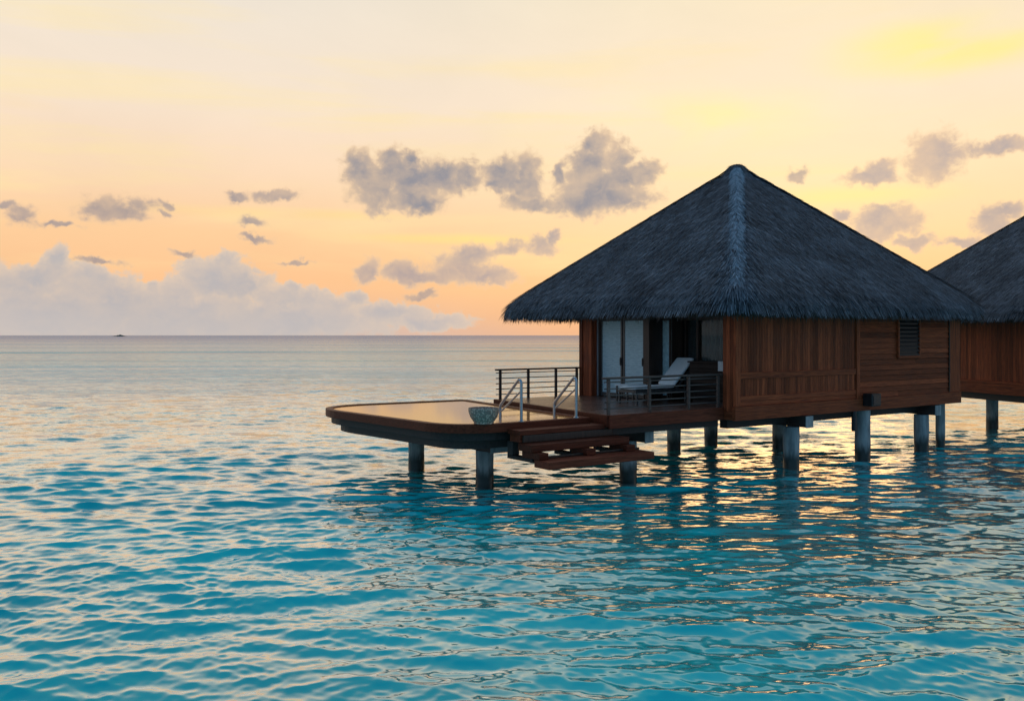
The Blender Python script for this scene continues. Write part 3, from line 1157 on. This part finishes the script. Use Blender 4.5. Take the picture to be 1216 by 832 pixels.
    # curtains drawn to the sides behind the glass
    for v0, v1, mt in ((0.60, 2.50, 'curtain'), (2.66, 3.50, 'dim_drape')):
        n = 60
        vs, fs = [], []
        for k in range(n):
            v = v0 + (v1 - v0) * k / (n - 1)
            du = 0.035 * math.sin(k * 1.15) + 0.02 * math.sin(k * 0.37)
            for dd in (0.0, 0.012):
                vs += [(1.46 + du + dd, v, 2.0), (1.46 + du + dd, v, 4.36)]
        for k in range(n - 1):
            i = 4 * k
            fs += [(i, i + 4, i + 5, i + 1), (i + 3, i + 7, i + 6, i + 2), (i + 1, i + 5, i + 7, i + 3)]
        b = MB()
        b._add(vs, fs, 0.5)
        b.build('curtain', M[mt], root, smooth=True)
    # --- louvred window
    wn = MB()
    x0, x1, z0, z1 = 7.62, 8.90, 3.12, 4.42
    for a in ((x0, x1, z0, z0 + 0.075), (x0, x1, z1 - 0.075, z1), (x0, x0 + 0.075, z0 + 0.075, z1 - 0.075), (x1 - 0.075, x1, z0 + 0.075, z1 - 0.075)):
        wn.box(a[0], a[1], -0.055, 0.03, a[2], a[3], 0.7)
    win = wn.build('louvre_window', M['wall_h'], root, 0.006)
    MB().box(x0 + 0.07, x1 - 0.07, -0.008, 0.012, z0 + 0.07, z1 - 0.07).build('window_back', M['black_metal'], win)
    lv = MB()
    nl = 9
    for k in range(nl):
        zc = z0 + 0.13 + (z1 - z0 - 0.26) * k / (nl - 1)
        lv.bar((x0 + 0.078, -0.028, zc), (x1 - 0.078, -0.028, zc), 0.012, 0.12, up=(0, 0.55, 0.85))
    lv.build('louvre_blades', M['black_metal'], win)
    # --- wall box
    bx = MB()
    bx.box(5.72, 6.20, -0.36, -0.036, 1.70, 2.08)
    box = bx.build('meter_box', M['black_metal'], root, 0.03, seg=3)
    MB().box(5.77, 6.15, -0.375, -0.362, 1.745, 2.035).build('box_cover', M['black_metal'], box, 0.01)
    MB().cyl((5.36, 0.02, 0.95), (5.36, 0.02, 1.56), 0.07, n=14).build('drain_pipe', M['black_metal'], root, smooth=True)
    # --- structure below
    for u_ in (2.85, 9.62):
        beam_with_end(root, u_ + 0.12, -0.14, 6.3, 1.22, 1.545, 0.30)
    MB().box(0.2, 11.1, 0.45, 0.72, 1.30, 1.58, 0.2).build('floor_beam', M['beam'], root, 0.01)
    MB().box(0.2, 11.1, 4.9, 5.15, 1.30, 1.58, 0.2).build('floor_beam', M['beam'], root, 0.01)
    for u_, v_, tp in ((2.72, 0.28, 1.22), (6.2, 0.28, 1.55), (9.50, 0.28, 1.22), (2.97, 5.2, 1.24), (5.1, 5.5, 1.59), (6.6, 3.75, 1.59), (11.06, 0.50, 1.56)):
        pile(root, u_, v_, tp, 0.15 if u_ > 11 else 0.23)
    return root


near_bungalow()


# ------------------------------------------------------------------ the further bungalow
def far_bungalow():
    ang = math.radians(15.0)
    root = thing('water_bungalow', (19.3, 32.0, 0.0), ang,
                 'second thatched stilt bungalow, partly hidden behind the corner of the nearer one', 'bungalow',
                 'thatched bungalows on stilts')
    add_roof(root)
    b = MB()
    v = 0.0
    while v < 6.4:
        b.box(0.28, 0.31, v, min(v + 0.128, 6.5), 2.06, WT)
        v += 0.133
    b.build('side_wall', M['wall_v'], root)
    MB().box(0.24, 0.312, -0.02, 6.5, 1.97, 2.055, 0.6).build('wall_rail', M['wall_y'], root, 0.008)
    MB().box(0.25, 0.35, -0.02, 6.5, WB, 1.965, 0.3).build('skirt_board', M['wall_y'], root, 0.01)
    b = MB()
    u = 0.40
    while u < 11.3:
        b.box(u, u + 0.128, 0.0, 0.03, 1.97, WT)
        u += 0.133
    b.build('front_wall', M['wall_v'], root)
    MB().box(0.40, 11.43, -0.03, 0.05, WB, 1.965, 0.4).build('skirt_board', M['wall_h'], root, 0.01)
    MB().box(0.315, 11.36, 0.06, 6.4, 4.5, 4.58, 0.3).build('ceiling', M['dark_wood'], root)
    MB().box(0.355, 11.36, 0.06, 6.4, 1.57, 1.8, 0.3).build('floor_slab', M['beam'], root)
    MB().box(0.32, 11.36, 6.42, 6.5, WB, WT, 0.3).build('rear_wall', M['dark_wood'], root)
    MB().box(11.38, 11.42, 0.06, 6.5, WB, WT, 0.3).build('side_wall', M['dark_wood'], root)
    MB().box(0.5, 0.8, -0.1, 6.3, 1.28, 1.545, 0.3).build('floor_beam', M['beam'], root, 0.01)
    MB().box(1.2, 10.8, 4.2, 4.5, 1.27, 1.56, 0.3).build('floor_beam', M['beam'], root, 0.01)
    for u_, v_ in ((1.8, 4.35), (1.5, 0.35), (5.5, 0.35), (9.5, 0.35), (9.5, 4.35), (5.5, 4.35)):
        pile(root, u_, v_, 1.58)
    return root


far_bungalow()


# ------------------------------------------------------------------ veranda deck
DECK_F, DECK_B = -4.10, -3.30       # u of the deck's left edge at the front and at the back
DV0, DV1 = 0.42, 6.62


def deck_left(v):
    return DECK_F + (DECK_B - DECK_F) * (v - DV0) / (DV1 - DV0)


def veranda_deck():
    root = thing('veranda_deck', tuple(ORG), ANG, 'brown boarded veranda deck between the thatched bungalow and the pool', 'deck')
    b = MB()
    v = DV0
    while v < DV1 - 0.02:
        v1 = min(v + 0.142, DV1)
        e0, e1 = deck_left(v), deck_left(v1)
        right = 1.29 if v1 < 3.5 else 0.20
        if v1 > 6.34:
            right = -0.07
        vs = [(e0, v, 1.81), (right, v, 1.81), (right, v1 - 0.006, 1.81), (e1, v1 - 0.006, 1.81),
              (e0, v, FLOOR), (right, v, FLOOR), (right, v1 - 0.006, FLOOR), (e1, v1 - 0.006, FLOOR)]
        b._add(vs, [(0, 3, 2, 1), (4, 5, 6, 7), (0, 1, 5, 4), (1, 2, 6, 5), (2, 3, 7, 6), (3, 0, 4, 7)])
        v += 0.142
    b.build('deck_boards', M['deck'], root)
    f = MB()
    f.bar((DECK_F - 0.03, DV0 - 0.035, 1.725), (-0.035, DV0 - 0.035, 1.725), 0.06, 0.335)
    f.bar((DECK_F - 0.033, DV0 + 0.0, 1.74), (DECK_B - 0.033, DV1, 1.74), 0.055, 0.29)
    f.bar((DECK_B, DV1 + 0.033, 1.725), (-0.07, DV1 + 0.033, 1.725), 0.06, 0.32)
    f.build('deck_fascia', M['fascia'], root, 0.01)
    j = MB()
    j.box(-3.9, -0.08, DV0 + 0.10, DV0 + 0.30, 1.38, 1.80, 0.2)
    j.box(-3.2, -0.1, 6.2, 6.4, 1.38, 1.80, 0.2)
    for u in (-3.1, -1.6, -0.3):
        j.box(u - 0.08, u + 0.08, DV0 + 0.302, 6.19, 1.55, 1.80, 0.3)
    j.build('deck_joists', M['beam'], root, 0.008)
    beam_with_end(root, -2.35, 0.85, 6.15, 1.06, 1.375, 0.28)
    pile(root, -2.48, 1.5, 1.06)
    return root


veranda_deck()


# ------------------------------------------------------------------ plunge pool


def plunge_pool():
    root = thing('plunge_pool', tuple(ORG), ANG, 'wood rimmed plunge pool brimming with still orange reflecting water on stilts', 'pool')
    poly = [(-4.20, 1.02), (-3.42, 8.15), (-8.86, 8.45), (-8.14, 1.02)]
    outl = rounded(poly, [0.0, 0.3, 1.7, 1.3], 12)
    cw = list(outl)
    area = sum(cw[i - 1][0] * cw[i][1] - cw[i][0] * cw[i - 1][1] for i in range(len(cw)))
    if area < 0:
        cw.reverse()
    rim = MB()
    rim.ring(cw, inset(cw, 0.20), 1.59, 1.80, 0.6)
    rim.build('pool_rim', M['fascia'], root, 0.012)
    MB().prism(inset(cw, 0.16), 1.40, 1.588, 0.3).build('basin', M['beam'], root, 0.01)
    MB().prism(inset(cw, 0.42), 1.18, 1.398, 0.6).build('bearer_frame', M['beam'], root, 0.01)
    wat = MB()
    wat.prism(inset(cw, 0.198), 1.60, 1.775, 0.5)
    wat.build('pool_water', M['pool'], root)
    beam_with_end(root, -6.05, 2.35, 7.6, 0.92, 1.178, 0.5)
    pile(root, -6.12, 2.9, 0.92)
    pile(root, -6.2, 6.35, 0.92)
    return root


plunge_pool()


# ------------------------------------------------------------------ stairs down to the sea
def sea_stairs():
    root = thing('sea_stairs', tuple(to_world(-5.2, 0.3, 0.0)), ANG, 'short flight of three red brown wooden steps going down to the sea', 'stairs')
    ou, ov = -5.2, 0.3

    def bx(name, u0, u1, v0, v1, z0, z1, mat='fascia', bev=0.012):
        MB().box(u0 - ou, u1 - ou, v0 - ov, v1 - ov, z0, z1).build(name, M[mat], root, bev)
    bx('tread', -6.72, -4.14, 0.52, 1.015, 1.55, 1.66)
    bx('tread', -6.70, -3.72, 0.10, 0.62, 1.20, 1.37)
    bx('tread', -6.62, -3.42, -0.46, 0.10, 0.87, 1.04)
    bx('riser', -6.66, -4.2, 0.60, 1.01, 1.375, 1.545)
    bx('riser', -6.60, -3.9, 0.52, 0.60, 1.375, 1.545, 'dark_wood')
    bx('riser', -6.55, -3.45, 0.03, 0.09, 1.045, 1.10, 'dark_wood')
    for u in (-6.50, -5.1, -3.85):
        bx('stringer', u - 0.14, u + 0.14, -0.10, 0.55, 1.045, 1.195, 'fascia')
        bx('stringer', u - 0.10, u + 0.10, 0.20, 1.20, 0.95, 1.04, 'beam')
    bx('hanger', -6.60, -6.40, 0.98, 1.20, 1.04, 1.37, 'beam')
    bx('hanger', -4.45, -4.25, 0.98, 1.20, 1.04, 1.37, 'beam')
    return root


sea_stairs()


# ------------------------------------------------------------------ railings
def railing(name, label, pts, posts, z0, n_bars, over, mat, barmat):
    p, q = Vector(pts[0]), Vector(pts[1])
    d = (q - p).normalized()
    rot = math.atan2(d.y, d.x)
    ln = (q - p).length
    root = thing(name, tuple(to_world(p.x, p.y, z0)), ANG + rot, label, 'railing', 'deck railings')
    for t in posts:
        MB().box(t * ln - 0.035, t * ln + 0.035, -0.035, 0.035, 0.0, 0.87).build('post', M[mat], root, 0.005)
    MB().box(-over, ln + 0.06, -0.06, 0.06, 0.873, 0.925).build('top_rail', M[mat], root, 0.008)
    for k in range(n_bars):
        z = 0.14 + 0.66 * k / (n_bars - 1)
        MB().box(-over * 0.6, ln + 0.04, 0.038, 0.062, z - 0.014, z + 0.014).build('bar', M[barmat], root, 0.003)
    return root


railing('deck_railing', 'weathered wooden railing in front of the lounger on the veranda', (( -4.05, 0.50), (-0.05, 0.50)),
        (0.0, 0.345, 0.70, 0.985), FLOOR, 5, 0.16, 'rail_wood', 'grey_metal')
railing('deck_railing', 'dark railing at the back of the deck against the bright sea', ((-3.24, 6.52), (-0.10, 6.52)),
        (0.02, 0.36, 0.71, 0.985), FLOOR, 5, 0.10, 'dark_wood', 'dark_wood')


# ------------------------------------------------------------------ steel handrails
def handrail(u, label):
    v0, v1 = 1.10, 1.95
    root = thing('pool_handrail', tuple(to_world(u, v0, 1.80)), ANG, label, 'handrail', 'steel handrails at the pool')
    MB().tube([(0, 0, 0.0), (0, 0, 0.92)], 0.038).build('post', M['steel'], root, smooth=True)
    arc = [(0, 0, 0.88), (0, 0.01, 0.94), (0, 0.04, 0.985), (0, 0.10, 0.99), (0, 0.17, 0.94)]
    MB().tube(arc + [(0, v1 - v0, 0.36), (0, v1 - v0 + 0.03, 0.32), (0, v1 - v0 + 0.04, 0.26)], 0.036).build('sloping_rail', M['steel'], root, smooth=True)
    MB().tube([(0, 0.02, 0.72), (0, v1 - v0 + 0.03, 0.17)], 0.024).build('lower_rail', M['steel'], root, smooth=True)
    MB().tube([(0, v1 - v0 + 0.04, 0.27), (0, v1 - v0 + 0.04, -0.1)], 0.036).build('leg', M['steel'], root, smooth=True)
    MB().lathe([(0.075, 0.001), (0.075, 0.018), (0.045, 0.03), (0.04, 0.05)], (0, 0, 0), 24).build('flange', M['steel'], root, smooth=True)
    return root


handrail(-6.26, 'steel pool handrail beside the grey bowl')
handrail(-4.58, 'steel pool handrail beside the veranda deck and its railing')

# ------------------------------------------------------------------ bowl on the pool rim
bl = MB()
bl.lathe([(0.20, 0.0), (0.235, 0.01), (0.235, 0.05), (0.26, 0.075), (0.315, 0.16), (0.35, 0.26), (0.362, 0.345), (0.362, 0.365), (0.352, 0.372),
          (0.34, 0.365), (0.33, 0.33), (0.30, 0.22), (0.22, 0.12), (0.05, 0.09), (0.01, 0.088)], (0, 0, 0), 48)
bo = bl.build('bowl', M['bowl'], None, smooth=True)
bo.location = to_world(-7.26, 1.20, 1.80)
tag(bo, 'speckled grey stone bowl standing on the wooden pool rim', 'bowl')


# ------------------------------------------------------------------ sun lounger
def sun_lounger():
    u0, v0 = -1.35, 2.42
    root = thing('sun_lounger', tuple(to_world(u0, v0, FLOOR)), ANG, 'dark framed sun lounger with white cushions and raised back on the veranda', 'sun lounger')
    root.scale = (1.10, 1.0, 1.0)
    L, W = 1.55, 0.72
    f = MB()
    for y in (0.0, W):
        f.bar((-0.02, y, 0.36), (L + 0.35, y, 0.36), 0.05, 0.07)
    f.bar((0, 0.027, 0.36), (0, W - 0.027, 0.36), 0.05, 0.07)
    f.bar((L + 0.3, 0.027, 0.36), (L + 0.3, W - 0.027, 0.36), 0.05, 0.06)
    for k in range(11):
        f.bar((0.1 + k * 0.14, 0.027, 0.37), (0.1 + k * 0.14, W - 0.027, 0.37), 0.07, 0.02)
    f.build('frame', M['grey_metal'], root, 0.006)
    for x in (0.04, L + 0.25):
        for y in (0.0, W):
            MB().bar((x, y, 0.0), (x, y, 0.322), 0.05, 0.05).build('leg', M['grey_metal'], root, 0.005)

    def pad(profile, name, parent):
        """cushion: a rounded slab following a profile in x-z"""
        b = MB()
        n = len(profile)
        rows = []
        T = 0.10
        for i, (x, z) in enumerate(profile):
            a = Vector((profile[min(i + 1, n - 1)][0] - profile[max(i - 1, 0)][0], profile[min(i + 1, n - 1)][1] - profile[max(i - 1, 0)][1]))
            a.normalize()
            nx, nz = -a.y, a.x
            e = 1.0 if 0 < i < n - 1 else 0.55
            th = T * e
            m = (T - th) / 2
            ring = []
            for yy, q in ((0.03, 0.25), (0.0, 0.5), (0.03, 0.9), (0.08, 1.0), (W - 0.08, 1.0), (W - 0.03, 0.9), (W, 0.5), (W - 0.03, 0.25), (W - 0.06, 0.0), (0.06, 0.0)):
                h = m + th * q
                ring.append((x + nx * h, yy, z + nz * h))
            rows.append(ring)
        vs = [p for r in rows for p in r]
        k = 10
        fs = []
        for i in range(n - 1):
            for j in range(k):
                fs.append((i * k + j, i * k + (j + 1) % k, (i + 1) * k + (j + 1) % k, (i + 1) * k + j))
        fs += [tuple(reversed(range(k))), tuple(range((n - 1) * k, n * k))]
        b._add(vs, fs, 0.5)
        o = b.build(name, M['cushion'], parent, smooth=True)
        md = o.modifiers.new('soft', 'SUBSURF')
        md.levels = md.render_levels = 2
        return o
    prof = [(-0.02, 0.40), (0.03, 0.40)] + [(0.06 + k * 0.145, 0.405 + 0.008 * math.sin(k * 2.2)) for k in range(1, 10)] + [(1.45, 0.41)]
    pad(prof, 'seat_cushion', root)
    a = math.radians(46)
    bf = MB()
    top = (1.52 + 1.05 * math.cos(a), 0.40 + 1.05 * math.sin(a))
    for y in (0.03, W - 0.03):
        bf.bar((1.48, y, 0.40), (top[0], y, top[1]), 0.045, 0.05)
    for k in range(7):
        q = 0.1 + 0.14 * k
        bf.bar((1.50 + q * math.cos(a), 0.055, 0.40 + q * math.sin(a)), (1.50 + q * math.cos(a), W - 0.055, 0.40 + q * math.sin(a)), 0.07, 0.02)
    bf.build('back_frame', M['grey_metal'], root, 0.005)
    for y in (0.07, W - 0.07):
        st = MB()
        st.bar((1.52 + 0.55 * math.cos(a), y, 0.38 + 0.55 * math.sin(a)), (1.82, y, 0.37), 0.03, 0.03)
        st.build('back_strut', M['grey_metal'], root)
    prof = [(1.44 + q * math.cos(a), 0.46 + q * math.sin(a)) for q in (0.0, 0.05, 0.22, 0.45, 0.68, 0.9, 1.05, 1.09)]
    pad(prof, 'back_cushion', root)
    return root


sun_lounger()


# ------------------------------------------------------------------ side table behind the lounger
def side_table():
    root = thing('side_table', tuple(to_world(-0.45, 3.62, FLOOR)), ANG, 'low pale topped side table behind the sun lounger', 'table')
    MB().box(-0.38, 0.38, -0.28, 0.28, 0.46, 0.50).build('table_top', M['cushion'], root, 0.008)
    for x in (-0.33, 0.33):
        for y in (-0.23, 0.23):
            MB().bar((x, y, 0), (x, y, 0.459), 0.045, 0.045).build('leg', M['grey_metal'], root, 0.004)
    return root


side_table()


# ------------------------------------------------------------------ dark cabinet in the veranda corner
def cabinet():
    root = thing('veranda_cabinet', tuple(to_world(0.90, 1.42, FLOOR)), ANG, 'dark slatted wooden cabinet in the shaded corner of the veranda', 'cabinet')
    MB().box(-0.26, 0.34, -0.85, 0.85, 0.08, 1.16, 0.2).build('body', M['ebony'], root, 0.008)
    MB().box(-0.31, 0.37, -0.89, 0.89, 1.163, 1.21, 0.4).build('top', M['ebony'], root, 0.008)
    sl = MB()
    for k in range(9):
        z = 0.14 + 0.11 * k
        sl.box(-0.285, -0.262, -0.83, 0.83, z, z + 0.085)
    sl.build('slatted_front', M['ebony'], root, 0.004)
    MB().box(-0.2, 0.28, -0.78, 0.78, 0.0, 0.078, 0.1).build('plinth', M['black_metal'], root)
    return root


cabinet()
tw = MB()
tw.box(-0.012, 0.0, -0.10, 0.10, -0.26, 0.018)
tw.box(0.0, 0.16, -0.10, 0.10, 0.004, 0.018)
two = tw.build('hand_towel', M['towel'], None, 0.005)
two.location = to_world(0.59 - 0.002, 1.02, FLOOR + 1.21)
two.rotation_euler = (0, 0, ANG)
tag(two, 'small pale cloth hung over the edge of the dark cabinet', 'cloth')
